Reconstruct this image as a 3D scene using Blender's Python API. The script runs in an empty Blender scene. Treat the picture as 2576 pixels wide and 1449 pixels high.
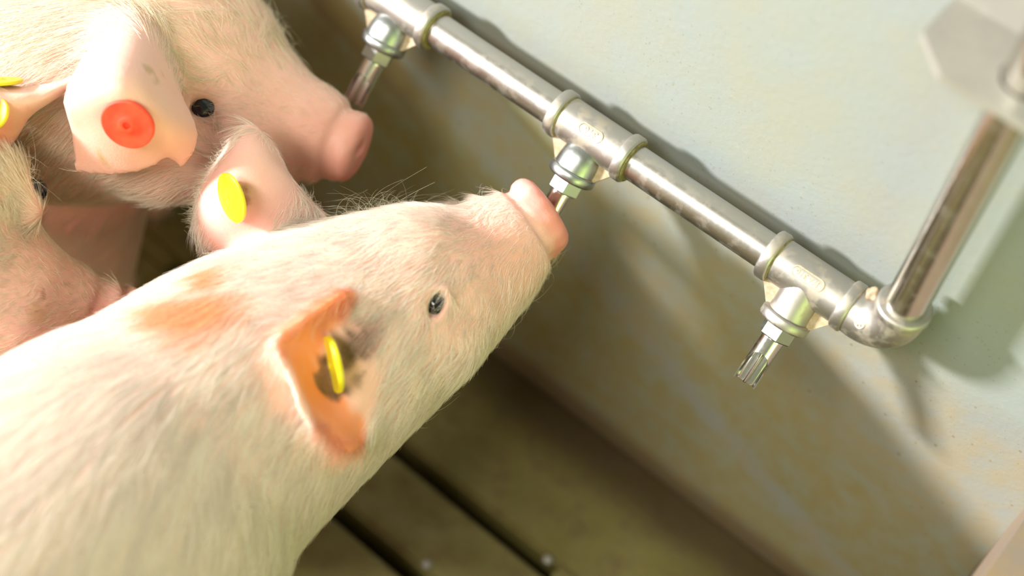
import bpy, bmesh, math, random
import numpy as np
from mathutils import Vector, Matrix

random.seed(7)
RNG = np.random.default_rng(11)
SC = bpy.context.scene
COL = SC.collection

# ------------------------------------------------------------------ camera
W, H, F = 2576.0, 1449.0, 3578.0
CAM_M = np.array([[0.7643309978, 0.6388846290, 0.0873187069],
                  [0.5598730092, -0.5903416829, -0.5814111376],
                  [-0.3199067666, 0.4932779421, -0.8089107073]])   # rows: right, down, forward
CAM_C = np.array([0.27554011, -0.5154857, 0.94062148])
cam_d = bpy.data.cameras.new('camera')
cam = bpy.data.objects.new('camera', cam_d)
COL.objects.link(cam)
R = Matrix([CAM_M[0], -CAM_M[1], -CAM_M[2]]).transposed()
cam.matrix_world = Matrix.Translation(CAM_C) @ R.to_4x4()
cam_d.sensor_fit = 'HORIZONTAL'
cam_d.sensor_width = 36.0
cam_d.lens = F * 36.0 / W
cam_d.clip_start = 0.02
cam_d.dof.use_dof = True
cam_d.dof.focus_distance = 0.79
cam_d.dof.aperture_fstop = 2.5
SC.camera = cam

# ------------------------------------------------------------------ world, lights, exposure
SC.view_settings.view_transform = 'Standard'
SC.view_settings.look = 'None'
SC.view_settings.gamma = 1.0
SC.view_settings.use_curve_mapping = False
SC.view_settings.exposure = 0.13
world = bpy.data.worlds.new('world')
SC.world = world
world.use_nodes = True
bg = world.node_tree.nodes['Background']
bg.inputs[0].default_value = (0.88, 0.85, 0.56, 1)
bg.inputs[1].default_value = 0.33


def area(name, loc, target, sx, sy, power, color):
    l = bpy.data.lights.new(name, 'AREA')
    l.shape = 'RECTANGLE'
    l.size, l.size_y = sx, sy
    l.energy = power
    l.color = color
    o = bpy.data.objects.new(name, l)
    COL.objects.link(o)
    o.location = loc
    o.rotation_euler = (Vector(target) - Vector(loc)).to_track_quat('-Z', 'Y').to_euler()
    return o


# the barn's tube fixture low on the left, and a soft fill added overhead
area('lamp_left', (-2.10, -1.72, 1.38), (0.0, -0.1, 0.30), 0.36, 0.24, 200, (1.0, 0.965, 0.97))
area('fill_overhead', (-0.2, -1.7, 2.1), (0.0, -0.1, 0.2), 1.3, 0.5, 40, (1.0, 0.97, 0.84))

# green light added from the unseen right, tinting riser and flanks
area('green_fill_right', (1.50, -0.75, 0.42), (0.0, -0.25, 0.25), 1.3, 0.7, 14, (0.74, 0.90, 0.26))


# ------------------------------------------------------------------ helpers
def U(px, py, d):
    """the point seen at a pixel of the photograph at distance d (m) from the lens plane"""
    return CAM_C + CAM_M.T @ np.array([(px - W / 2) / F * d, (py - H / 2) / F * d, d])


def tag(o, label=None, cat=None, group=None, kind=None):
    if label: o['label'] = label
    if cat: o['category'] = cat
    if group: o['group'] = group
    if kind: o['kind'] = kind
    return o


def empty(name, loc):
    o = bpy.data.objects.new(name, None)
    COL.objects.link(o)
    o.location = loc
    o.empty_display_size = 0.05
    return o


def link(name, me, mat=None, parent=None, smooth=True):
    o = bpy.data.objects.new(name, me)
    COL.objects.link(o)
    if mat is not None:
        me.materials.append(mat)
    if parent is not None:
        o.parent = parent
        if parent.parent is None:          # parts are modelled in place; only the root stands off the origin
            o.matrix_parent_inverse = Matrix.Translation(-parent.location)
    if smooth and hasattr(me, 'polygons'):
        me.polygons.foreach_set('use_smooth', np.ones(len(me.polygons), bool))
    return o


def from_bm(name, bm, mat, parent=None, smooth=True, sharp=None):
    me = bpy.data.meshes.new(name)
    bmesh.ops.recalc_face_normals(bm, faces=bm.faces)
    bm.to_mesh(me)
    bm.free()
    o = link(name, me, mat, parent, smooth)
    if sharp:
        me.set_sharp_from_angle(angle=math.radians(sharp))
    return o


def frame(d, hint=(0, 0, 1)):
    d = Vector(d).normalized()
    h = Vector(hint)
    if abs(h.normalized().dot(d)) > 0.98:
        h = Vector((1, 0, 0))
    x = h.cross(d).normalized()
    y = d.cross(x)
    return x, y, d


def lathe(bm, org, d, prof, n=40, caps=True, hint=(0, 0, 1)):
    """prof: list of (s along d, radius)"""
    x, y, d = frame(d, hint)
    org = Vector(org)
    rings = []
    for s, r in prof:
        rings.append([bm.verts.new(org + d * s + (x * math.cos(a) + y * math.sin(a)) * r)
                      for a in (2 * math.pi * i / n for i in range(n))])
    for a, b in zip(rings, rings[1:]):
        for i in range(n):
            bm.faces.new((a[i], a[(i + 1) % n], b[(i + 1) % n], b[i]))
    if caps:
        bm.faces.new(rings[0][::-1])
        bm.faces.new(rings[-1])
    return rings


def box(bm, lo, hi):
    vs = [bm.verts.new((x, y, z)) for x in (lo[0], hi[0]) for y in (lo[1], hi[1]) for z in (lo[2], hi[2])]
    for f in ((0, 1, 3, 2), (4, 6, 7, 5), (0, 4, 5, 1), (2, 3, 7, 6), (0, 2, 6, 4), (1, 5, 7, 3)):
        bm.faces.new([vs[i] for i in f])
    return vs


class Mat:
    def __init__(self, name):
        self.m = bpy.data.materials.new(name)
        self.m.use_nodes = True
        self.t = self.m.node_tree
        self.b = self.t.nodes['Principled BSDF']

    def n(self, typ, **kw):
        nd = self.t.nodes.new(typ)
        for k, v in kw.items():
            if k in nd.inputs.keys() if isinstance(k, str) else False:
                nd.inputs[k].default_value = v
            else:
                setattr(nd, k, v)
        return nd

    def l(self, a, b):
        self.t.links.new(a, b)

    def noise(self, vec, scale, detail=4, rough=0.55, dist=0.0):
        nd = self.t.nodes.new('ShaderNodeTexNoise')
        nd.inputs['Scale'].default_value = scale
        nd.inputs['Detail'].default_value = detail
        nd.inputs['Roughness'].default_value = rough
        nd.inputs['Distortion'].default_value = dist
        if vec is not None: self.l(vec, nd.inputs['Vector'])
        return nd.outputs['Fac']

    def ramp(self, fac, lo, hi, a=0.0, b=1.0):
        nd = self.t.nodes.new('ShaderNodeMapRange')
        nd.interpolation_type = 'SMOOTHSTEP'
        nd.inputs['From Min'].default_value = lo
        nd.inputs['From Max'].default_value = hi
        nd.inputs['To Min'].default_value = a
        nd.inputs['To Max'].default_value = b
        self.l(fac, nd.inputs['Value'])
        return nd.outputs['Result']

    def math(self, op, a, b=None, clamp=False):
        nd = self.t.nodes.new('ShaderNodeMath')
        nd.operation = op
        nd.use_clamp = clamp
        for i, v in enumerate((a, b)):
            if v is None: continue
            if isinstance(v, (int, float)): nd.inputs[i].default_value = v
            else: self.l(v, nd.inputs[i])
        return nd.outputs[0]

    def mix(self, fac, a, b, blend='MIX'):
        nd = self.t.nodes.new('ShaderNodeMix')
        nd.data_type = 'RGBA'
        nd.blend_type = blend
        if isinstance(fac, (int, float)): nd.inputs[0].default_value = fac
        else: self.l(fac, nd.inputs[0])
        for i, v in ((6, a), (7, b)):
            if isinstance(v, tuple): nd.inputs[i].default_value = (*v, 1) if len(v) == 3 else v
            else: self.l(v, nd.inputs[i])
        return nd.outputs[2]

    def pos(self):
        return self.t.nodes.new('ShaderNodeNewGeometry').outputs['Position']

    def bump(self, h, strength, dist=0.001):
        nd = self.t.nodes.new('ShaderNodeBump')
        nd.inputs['Strength'].default_value = strength
        nd.inputs['Distance'].default_value = dist
        self.l(h, nd.inputs['Height'])
        self.l(nd.outputs['Normal'], self.b.inputs['Normal'])


def setp(m, **kw):
    for k, v in kw.items():
        k = k.replace('_', ' ')
        for key in m.b.inputs.keys():
            if key.lower() == k.lower():
                m.b.inputs[key].default_value = v


# ------------------------------------------------------------------ materials of the setting
def wall_material():
    m = Mat('painted_concrete')
    p = m.pos()
    sep = m.n('ShaderNodeSeparateXYZ'); m.l(p, sep.inputs[0])
    X, Z = sep.outputs[0], sep.outputs[2]
    n1 = m.noise(p, 14, 5, 0.6)
    n2 = m.noise(p, 55, 5, 0.6)
    n3 = m.noise(p, 230, 3, 0.6)
    base = m.mix(m.ramp(n1, 0.35, 0.68), (0.262, 0.293, 0.288), (0.282, 0.290, 0.245))
    base = m.mix(m.math('MULTIPLY', m.ramp(n3, 0.60, 0.72), 0.35), base, (0.36, 0.33, 0.26))
    # splash dirt below the drinkers, with slanting shadow bands painted into it
    run = m.math('ADD', Z, m.math('MULTIPLY', X, 0.46))
    cmb = m.n('ShaderNodeCombineXYZ'); m.l(m.math('MULTIPLY', run, 9.0), cmb.inputs[0]); m.l(m.math('MULTIPLY', X, 1.4), cmb.inputs[1])
    nr = m.noise(cmb.outputs[0], 3.2, 4, 0.6, 0.4)
    low = m.ramp(m.math('ADD', run, m.math('MULTIPLY', n1, 0.07)), 0.375, 0.285)
    lowz = m.ramp(Z, 0.345, 0.29)
    dirt = m.math('MULTIPLY', m.math('MULTIPLY', low, lowz), m.ramp(nr, 0.22, 0.62, 0.55, 1.0))
    mott = m.ramp(n2, 0.32, 0.66, 0.55, 1.0)
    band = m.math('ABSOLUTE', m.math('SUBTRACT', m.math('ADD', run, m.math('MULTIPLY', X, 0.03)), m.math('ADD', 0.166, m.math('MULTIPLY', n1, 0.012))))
    lit_bands = m.ramp(band, 0.003, 0.021, 0.12, 1.0)  # slanting streak of light, painted as a gap in the dirt
    lit_wedge = m.math('MULTIPLY', m.ramp(m.math('ADD', X, m.math('MULTIPLY', n1, 0.03)), 0.112, 0.075), m.ramp(run, 0.150, 0.185))  # wedge of light below the pipe, painted by thinning the dirt
    lit_bands = m.math('MULTIPLY', lit_bands, m.math('SUBTRACT', 1.0, m.math('MULTIPLY', lit_wedge, 0.72)))
    b2 = m.math('ABSOLUTE', m.math('SUBTRACT', run, 0.222))
    shade_strip = m.math('MULTIPLY', m.ramp(m.math('ABSOLUTE', m.math('SUBTRACT', run, 0.240)), 0.012, 0.004), m.ramp(X, 0.01, -0.03))  # shadow strip on the left, painted in the dirt colour
    dirt = m.math('ADD', m.math('MULTIPLY', m.math('MULTIPLY', dirt, lit_bands), mott, True), m.math('MULTIPLY', shade_strip, 0.5), True)  # splash dirt together with the painted light and shadow bands
    dcol = m.mix(m.ramp(n2, 0.3, 0.7), (0.290, 0.280, 0.122), (0.220, 0.212, 0.078))
    col = m.mix(m.math('MULTIPLY', dirt, 0.85), base, dcol)
    # ochre splash to the right of it
    och = m.math('MULTIPLY', m.math('MULTIPLY', m.ramp(Z, 0.315, 0.25), m.ramp(n2, 0.36, 0.66, 0.35, 1.0)), m.ramp(n1, 0.25, 0.6, 0.5, 1.0))
    col = m.mix(m.math('MULTIPLY', och, 0.5), col, (0.35, 0.26, 0.115))
    # far left: brown grime
    lf = m.math('MULTIPLY', m.ramp(X, -0.12, -0.20), m.ramp(m.math('ABSOLUTE', m.math('SUBTRACT', m.math('ADD', run, m.math('MULTIPLY', n1, 0.03)), 0.160)), 0.030, 0.012))
    col = m.mix(m.math('MULTIPLY', lf, 0.9), col, (0.19, 0.135, 0.05))
    # brown tide mark above the floor
    tide = m.ramp(m.math('ADD', Z, m.math('MULTIPLY', n1, 0.02)), 0.045, 0.018)
    col = m.mix(m.math('MULTIPLY', tide, 0.85), col, (0.15, 0.10, 0.05))
    # small specks
    vor = m.n('ShaderNodeTexVoronoi'); vor.inputs['Scale'].default_value = 95; m.l(p, vor.inputs['Vector'])
    sp = m.ramp(m.math('ADD', vor.outputs['Distance'], m.math('MULTIPLY', n2, 0.35)), 0.30, 0.22)
    sp = m.math('MULTIPLY', sp, m.ramp(Z, 0.34, 0.26, 0.15, 0.65))
    col = m.mix(sp, col, (0.20, 0.15, 0.06))
    vor2 = m.n('ShaderNodeTexVoronoi'); vor2.inputs['Scale'].default_value = 210; m.l(p, vor2.inputs['Vector'])
    sp2 = m.math('MULTIPLY', m.ramp(m.math('ADD', vor2.outputs['Distance'], m.math('MULTIPLY', n1, 0.4)), 0.36, 0.26), 0.4)
    col = m.mix(sp2, col, (0.21, 0.175, 0.08))
    m.l(col, m.b.inputs['Base Color'])
    setp(m, roughness=0.62)
    m.bump(m.math('ADD', m.math('MULTIPLY', n2, 0.7), m.math('MULTIPLY', n3, 0.4)), 0.25, 0.002)
    return m.m


def floor_material():
    m = Mat('wet_slat_concrete')
    p = m.pos()
    n1 = m.noise(p, 11, 5, 0.6)
    n2 = m.noise(p, 48, 5, 0.6)
    c = m.mix(m.ramp(n1, 0.3, 0.68), (0.170, 0.148, 0.040), (0.240, 0.212, 0.075))
    c = m.mix(m.ramp(n2, 0.45, 0.75, 0, 0.7), c, (0.15, 0.11, 0.05))
    sep = m.n('ShaderNodeSeparateXYZ'); m.l(p, sep.inputs[0])
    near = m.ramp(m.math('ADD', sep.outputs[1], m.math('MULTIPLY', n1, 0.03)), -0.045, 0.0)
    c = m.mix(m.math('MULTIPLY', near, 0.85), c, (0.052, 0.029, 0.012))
    m.l(c, m.b.inputs['Base Color'])
    setp(m, roughness=0.5)
    m.l(m.ramp(n2, 0.3, 0.7, 0.3, 0.65), m.b.inputs['Roughness'])
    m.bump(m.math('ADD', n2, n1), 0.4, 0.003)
    return m.m


def plain(name, col, rough=0.5, metal=0.0, nscale=None, col2=None, bump=0.0):
    m = Mat(name)
    setp(m, roughness=rough, metallic=metal)
    m.b.inputs['Base Color'].default_value = (*col, 1)
    if nscale:
        p = m.pos()
        f = m.noise(p, nscale, 4, 0.6)
        m.l(m.mix(m.ramp(f, 0.35, 0.7), col, col2 or col), m.b.inputs['Base Color'])
        if bump: m.bump(f, bump, 0.0006)
    return m.m


def steel(name, col, rough, dirt=0.5, brushed=0.0, dscale=120):
    m = Mat(name)
    p = m.pos()
    n1 = m.noise(p, dscale, 5, 0.62)
    n2 = m.noise(p, 520, 3, 0.6)
    sep = m.n('ShaderNodeSeparateXYZ'); m.l(p, sep.inputs[0])
    geo = m.t.nodes.new('ShaderNodeNewGeometry')
    nz = m.n('ShaderNodeSeparateXYZ'); m.l(geo.outputs['Normal'], nz.inputs[0])
    d = m.math('MULTIPLY', m.ramp(n1, 0.47, 0.66), dirt)
    m.l(m.mix(d, col, (0.40, 0.32, 0.19)), m.b.inputs['Base Color'])
    m.l(m.math('SUBTRACT', 1.0, m.math('MULTIPLY', d, 0.75)), m.b.inputs['Metallic'])
    m.l(m.math('ADD', m.math('MULTIPLY', d, 0.35), m.math('ADD', rough, m.math('MULTIPLY', n2, 0.08))), m.b.inputs['Roughness'])
    m.bump(m.math('ADD', n1, m.math('MULTIPLY', n2, 0.5)), 0.06, 0.0005)
    return m.m


M_WALL = wall_material()
M_FLOOR = floor_material()
M_PIPE = steel('galvanised_pipe', (0.50, 0.48, 0.45), 0.31, 0.16)
M_CAST = steel('cast_steel_fitting', (0.45, 0.43, 0.40), 0.44, 0.40, dscale=90)
M_RISER = steel('polished_pipe', (0.66, 0.63, 0.58), 0.17, 0.08)
M_NOZZLE = steel('chromed_nozzle', (0.70, 0.70, 0.68), 0.14, 0.05)
M_BUSH = steel('zinc_bush', (0.36, 0.385, 0.38), 0.32, 0.10)
M_WEB = plain('limescaled_web', (0.45, 0.36, 0.25), 0.7, 0.1, 300, (0.36, 0.26, 0.14), 0.3)
M_GRIME = plain('grime', (0.26, 0.22, 0.08), 0.85, 0, 400, (0.14, 0.11, 0.03), 0.5)
M_MARK = plain('limescaled_marking', (0.60, 0.52, 0.38), 0.6, 0.3, 400, (0.48, 0.38, 0.22))
M_BRACKET = plain('grey_bracket', (0.31, 0.30, 0.265), 0.42, 0.25, 40, (0.35, 0.335, 0.295))
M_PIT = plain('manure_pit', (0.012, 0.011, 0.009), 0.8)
M_RWALL = plain('brown_board', (0.24, 0.19, 0.15), 0.6, 0, 60, (0.28, 0.20, 0.12), 0.3)
M_GREEN = plain('green_bounce', (0.26, 0.42, 0.12), 0.5, 0, 20, (0.30, 0.46, 0.15))

# ------------------------------------------------------------------ structure
XC = 0.3098          # corner with the right wall
def struct(name, bm, mat, parent=None, smooth=False):
    o = from_bm(name, bm, mat, parent, smooth)
    if parent is None: o['kind'] = 'structure'
    return o

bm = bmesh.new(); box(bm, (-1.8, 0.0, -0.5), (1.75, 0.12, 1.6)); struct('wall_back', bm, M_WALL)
bm = bmesh.new(); box(bm, (XC, -2.2, -0.5), (XC + 0.12, 0.0, 0.30)); struct('wall_right', bm, M_RWALL)

bm = bmesh.new(); box(bm, (1.6, -2.2, -0.05), (1.7, 0.0, 1.5)); struct('bounce_wall_far', bm, M_GREEN)  # unseen wall added so riser and flanks pick up green
floor = empty('floor', (0, -0.5, 0))
floor['kind'] = 'structure'
SLOT_W, PITCH = 0.0135, 0.068
SLOT_Y = [-0.114 - PITCH * k for k in range(0, 22)]
XE = 0.086
edges = [0.0] + SLOT_Y
def chamfer_strip(x0, x1, y0, y1, z0=-0.07):
    bm = bmesh.new()
    vs = box(bm, (x0, y0, z0), (x1, y1, 0.0))
    top = [e for e in bm.edges if all(v.co.z > -1e-6 for v in e.verts)]
    bmesh.ops.bevel(bm, geom=top, offset=0.003, segments=2, affect='EDGES')
    return bm
for k in range(len(edges) - 1):
    y1 = edges[k] - (SLOT_W / 2 if k else 0.0)
    y0 = edges[k + 1] + SLOT_W / 2
    from_bm('slat', chamfer_strip(-1.8, XC, y0, y1), M_FLOOR, floor, False)
mesh_bridge = None
for k, y in enumerate(SLOT_Y):
    xe = XE + (-0.003 if k % 2 else 0.0) + (-0.062 if k >= 1 else 0.0)
    for (a, b) in ((xe, xe + 0.075), (xe - 0.46, xe - 0.40), (xe - 0.92, xe - 0.86)):
        bm = bmesh.new()
        n = 8     # a block whose slot side is rounded out, closing the slot
        w = SLOT_W / 2
        prof = [(a - w * math.cos(t), w * math.sin(t)) for t in (math.pi / 2 * (1 - 2 * i / n) for i in range(n + 1))]
        prof = [(a + w * (1 - math.cos(math.pi / 2 * (1 - 2 * i / n))), w * math.sin(math.pi / 2 * (1 - 2 * i / n))) for i in range(n + 1)]
        ring = prof + [(b, -w), (b, w)]
        lo = [bm.verts.new((x, y + q, -0.07)) for x, q in ring]
        hi = [bm.verts.new((x, y + q, -0.0008)) for x, q in ring]
        bm.faces.new(hi); bm.faces.new(lo[::-1])
        for i in range(len(ring)):
            j = (i + 1) % len(ring)
            bm.faces.new((lo[i], lo[j], hi[j], hi[i]))
        from_bm('slot_bridge', bm, M_FLOOR, floor, False)
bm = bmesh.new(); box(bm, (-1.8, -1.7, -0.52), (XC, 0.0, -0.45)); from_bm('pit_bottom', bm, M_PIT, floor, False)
bm = bmesh.new(); box(bm, (XC + 0.12, -2.2, -0.1), (1.6, 0.0, 0.0)); from_bm('slab', bm, M_FLOOR, floor, False)

# ------------------------------------------------------------------ water line
PY, PZ = -0.028, 0.3316
TEES = (-0.15, 0.0, 0.15)
XR = 0.2007
line = empty('water_line', (0.0, PY, PZ))
tag(line, 'steel water pipe with three tees and drinkers along the concrete wall, rising at its right end', 'water pipe')
ax = Vector((1, 0, 0))
TH = math.radians(40)
ND = Vector((0, -math.sin(TH), -math.cos(TH)))      # the way the drinkers point
NN = Vector((0, -math.cos(TH), math.sin(TH)))       # square to it, up and out
PR = 0.01065


def pipe(x0, x1, r=PR):
    bm = bmesh.new()
    n = max(2, int((x1 - x0) / 0.006))
    lathe(bm, (x0, PY, PZ), ax, [((x1 - x0) * i / n, r) for i in range(n + 1)], 48)
    return from_bm('pipe', bm, M_PIPE, line, True, 40)


def collar_prof(s0, s1, ri, ro, b=0.0014):
    return [(s0, ri), (s0, ro - b), (s0 + b * 0.4, ro - b * 0.35), (s0 + b, ro), (s1 - b, ro), (s1 - b * 0.4, ro - b * 0.35), (s1, ro - b), (s1, ri)]


pipe(-0.60, -0.178)
pipe(-0.122, -0.028)
pipe(0.028, 0.122)


def text_mesh(txt, size, depth):
    c = bpy.data.curves.new('t', 'FONT')
    c.body = txt; c.size = size; c.extrude = depth; c.align_x = 'CENTER'; c.align_y = 'CENTER'
    c.resolution_u = 3
    o = bpy.data.objects.new('t', c)
    COL.objects.link(o)
    dg = bpy.context.evaluated_depsgraph_get()
    me = bpy.data.meshes.new_from_object(o.evaluated_get(dg))
    bpy.data.objects.remove(o)
    bpy.data.curves.remove(c)
    return me


def wrap_on_run(me, xt, s, ang, r):
    """lay a flat mesh (x right, y up, z out) on the cylinder of the run, read from the other side (upside down)"""
    n0 = Vector((0, -math.cos(ang), math.sin(ang)))
    for v in me.vertices:
        x, y, z = v.co
        a = ang - y / r        # upside down
        n = Vector((0, -math.cos(a), math.sin(a)))
        q = Vector((xt + s - x, PY, PZ)) + n * (r + z)
        v.co = q
    me.update()


def oval(w, h, t, n=36):
    bm = bmesh.new()
    pts = []
    for i in range(n):
        a = 2 * math.pi * i / n
        cx = (w / 2 - h / 2) * (1 if math.cos(a) >= 0 else -1)
        pts.append((cx + h / 2 * math.cos(a), h / 2 * math.sin(a), cx + (h / 2 - t) * math.cos(a), (h / 2 - t) * math.sin(a)))
    for z in (0.0,):
        o0 = [bm.verts.new((p[0], p[1], -0.0004)) for p in pts]; i0 = [bm.verts.new((p[2], p[3], -0.0004)) for p in pts]
        o1 = [bm.verts.new((p[0], p[1], 0.0004)) for p in pts]; i1 = [bm.verts.new((p[2], p[3], 0.0004)) for p in pts]
    for i in range(n):
        j = (i + 1) % n
        bm.faces.new((o1[i], o1[j], i1[j], i1[i])); bm.faces.new((o0[i], o0[j], o1[j], o1[i])); bm.faces.new((i1[i], i1[j], i0[j], i0[i]))
    me = bpy.data.meshes.new('o')
    bm.to_mesh(me); bm.free()
    return me


for ti, xt in enumerate(TEES):
    org = Vector((xt, PY, PZ))
    rb = 0.0128
    bm = bmesh.new()
    lathe(bm, org - ax * 0.0265, ax, [(0.0, rb * 0.97), (0.004, rb), (0.0105, rb), (0.018, rb), (0.0265, rb), (0.035, rb), (0.0425, rb), (0.049, rb), (0.053, rb * 0.97)], 48)
    tee = from_bm('tee_fitting', bm, M_CAST, line, True, 40)
    # branch
    bm = bmesh.new()
    if ti == 2:
        lathe(bm, org, ND, [(0.000, 0.0122), (0.012, 0.0118), (0.0185, 0.0116), (0.0235, 0.0122)], 40)
        from_bm('branch', bm, M_CAST, tee, True, 40)
    else:
        lathe(bm, org, ND, [(0.008, 0.0095), (0.0105, 0.0112), (0.0135, 0.0124), (0.018, 0.0130), (0.0235, 0.0132)], 40)
        from_bm('branch', bm, M_BUSH, tee, True, 40)
    for s in (-1, 1):                                   # end collars of the run, with the grime ring inside
        bm = bmesh.new()
        lathe(bm, org + ax * (s * 0.0245 - 0.0036), ax, collar_prof(0, 0.0072, 0.0105, 0.0148), 48)
        from_bm('collar', bm, M_CAST, tee, True, 40)
        bm = bmesh.new()
        g0 = (0.0280 if s > 0 else -0.0212) if True else 0
        lathe(bm, org + ax * g0, ax, collar_prof(0, 0.0011, 0.0104, 0.0131 if s > 0 else 0.0133, 0.0003), 48)
        from_bm('grime_ring', bm, M_GRIME, tee, True, 40)
        # the web in the corner between run and branch
        bm = bmesh.new()
        poly = [(s * 0.0215, 0.011), (s * 0.0215, 0.0142), (s * 0.0135, 0.0240), (s * 0.010, 0.0240), (s * 0.010, 0.011)]
        f = [bm.verts.new(org + ax * a + ND * b + NN * 0.0016) for a, b in poly]
        g = [bm.verts.new(org + ax * a + ND * b - NN * 0.0016) for a, b in poly]
        bm.faces.new(f); bm.faces.new(g[::-1])
        for i in range(5): bm.faces.new((f[i], f[(i + 1) % 5], g[(i + 1) % 5], g[i]))
        from_bm('web', bm, M_WEB, tee, False)
    bm = bmesh.new()
    lathe(bm, org, ND, collar_prof(0.0225, 0.0290, 0.009, 0.0146), 48)
    from_bm('collar', bm, M_CAST if ti == 2 else M_BUSH, tee, True, 40)
    if ti > 0:
        ang = math.radians(52)
        me = text_mesh('316' if ti == 1 else '1/2-316', 0.0062 if ti == 1 else 0.0048, 0.0003)
        if ti == 1:
            me2 = None
        wrap_on_run(me, xt, 0.0015 if ti == 1 else 0.0, ang, rb + 0.0001)
        link('marking', me, M_MARK, tee, False)
        me = oval(0.0165 if ti == 1 else 0.0200, 0.0070, 0.0006)
        wrap_on_run(me, xt, 0.0015 if ti == 1 else 0.0, ang, rb + 0.0001)
        link('marking_frame', me, M_MARK, tee, False)
    # the drinker
    bm = bmesh.new()
    x_, y_, d_ = NN.cross(ND), NN, ND
    # hexagonal nut, one flat turned up and out
    ring = []
    for s, r in ((0.0285, 0.0094), (0.0292, 0.0100), (0.0368, 0.0100), (0.0375, 0.0094)):
        ring.append([bm.verts.new(org + ND * s + (ax * math.cos(a) + NN * math.sin(a)) * r) for a in (math.radians(60 * i + 8) for i in range(6))])
    for a, b in zip(ring, ring[1:]):
        for i in range(6): bm.faces.new((a[i], a[(i + 1) % 6], b[(i + 1) % 6], b[i]))
    bm.faces.new(ring[0][::-1]); bm.faces.new(ring[-1])
    drinker = from_bm('nipple_drinker', bm, M_BUSH, line, False)
    tag(drinker, ('chromed drinker at the snout of the pig with the red tag', 'drinker in the mouth of the nearest pig', 'free drinker with its scooped end open, at the right')[ti])
    # scooped tube
    L0, L1, cut, ro, ri = 0.0370, 0.0690, 0.0215, 0.0069, 0.0060
    n, m_ = 64, 14
    bm = bmesh.new()
    outer, inner = [], []
    for i in range(n):
        a = 2 * math.pi * i / n
        da = abs((a - math.radians(82) + math.pi) % (2 * math.pi) - math.pi)
        am = math.radians(92)
        e = L1 - (cut * math.sqrt(max(0, 1 - (da / am) ** 2)) if da < am else 0)
        dirv = ax * math.cos(a) + NN * math.sin(a)
        outer.append([bm.verts.new(org + ND * (L0 + (e - L0) * j / m_) + dirv * (ro if j else ro * 0.97)) for j in range(m_ + 1)])
        inner.append([bm.verts.new(org + ND * (L0 + 0.004 + (e - L0 - 0.004) * j / m_) + dirv * ri) for j in range(m_ + 1)])
    for i in range(n):
        k = (i + 1) % n
        for j in range(m_):
            bm.faces.new((outer[i][j], outer[i][j + 1], outer[k][j + 1], outer[k][j]))
            bm.faces.new((inner[i][j + 1], inner[i][j], inner[k][j], inner[k][j + 1]))
        bm.faces.new((outer[i][m_], inner[i][m_], inner[k][m_], outer[k][m_]))
    from_bm('spout', bm, M_NOZZLE, drinker, True, 50)
    # valve pin with ribs
    bm = bmesh.new()
    pr = []
    for i in range(30):
        a = 2 * math.pi * i / 30
        pr.append((a, 0.0034 + 0.0015 * math.cos(5 * (a - math.radians(82)))))
    rings = []
    for s, q in ((0.044, 0.9), (0.047, 1.0), (0.0665, 1.0), (0.0675, 0.9)):
        rings.append([bm.verts.new(org + ND * s + (ax * math.cos(a) + NN * math.sin(a)) * r * q) for a, r in pr])
    for a, b in zip(rings, rings[1:]):
        for i in range(30): bm.faces.new((a[i], a[(i + 1) % 30], b[(i + 1) % 30], b[i]))
    bm.faces.new(rings[0][::-1]); bm.faces.new(rings[-1])
    from_bm('valve_pin', bm, M_NOZZLE, drinker, True, 50)

# elbow and riser
bm = bmesh.new()
er = XR - 0.1815           # bend radius
rings = []
n = 44
cen = Vector((XR - er, PY, PZ + er))
path = [(Vector((0.1765, PY, PZ)), ax, 0.0132)]
for i in range(15):
    t = math.pi / 2 * i / 14
    path.append((cen + Vector((math.sin(t) * er, 0, -math.cos(t) * er)), Vector((math.cos(t), 0, math.sin(t))), 0.0138 + 0.0004 * math.sin(2 * t)))
path.append((Vector((XR, PY, PZ + er + 0.006)), Vector((0, 0, 1)), 0.0140))
for p, d, r in path:
    s = Vector((0, 1, 0)); u = d.cross(s)
    rings.append([bm.verts.new(p + (s * math.cos(a) + u * math.sin(a)) * r) for a in (2 * math.pi * i / n for i in range(n))])
for a, b in zip(rings, rings[1:]):
    for i in range(n): bm.faces.new((a[i], a[(i + 1) % n], b[(i + 1) % n], b[i]))
bm.faces.new(rings[0][::-1]); bm.faces.new(rings[-1])
elbow = from_bm('elbow', bm, M_CAST, line, True, 40)
bm = bmesh.new()
lathe(bm, (XR, PY, PZ + er + 0.002), (0, 0, 1), collar_prof(0, 0.0062, 0.011, 0.0150), 48)
from_bm('lip', bm, M_CAST, elbow, True, 40)
# cast emblem on the elbow: a ring with a bar cross inside
ec = cen + Vector((math.sin(math.radians(35)) * er, 0, -math.cos(math.radians(35)) * er))
en = Vector((0.45, -0.62, -0.05)).normalized()
en = (Vector(CAM_C) - ec).normalized()
tdir = Vector((math.cos(math.radians(35)), 0, math.sin(math.radians(35))))
en = (en - tdir * en.dot(tdir)).normalized()
ea, eb, _ = frame(en)
bm = bmesh.new()
c0 = ec + en * 0.0140 - eb * 0.003
lathe(bm, c0, en, [(-0.002, 0.0032), (0.0004, 0.0032), (0.0004, 0.0026), (-0.002, 0.0026)], 24, False)
for aa in (0.3, 1.35, 2.4):
    v = ea * math.cos(aa) + eb * math.sin(aa); w = en.cross(v) * 0.00028
    q = [c0 + v * 0.0028 + w, c0 - v * 0.0028 + w, c0 - v * 0.0028 - w, c0 + v * 0.0028 - w]
    lo = [bm.verts.new(p - en * 0.002) for p in q]; hi = [bm.verts.new(p + en * 0.0003) for p in q]
    bm.faces.new(hi)
    for i in range(4): bm.faces.new((lo[i], lo[(i + 1) % 4], hi[(i + 1) % 4], hi[i]))
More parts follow.
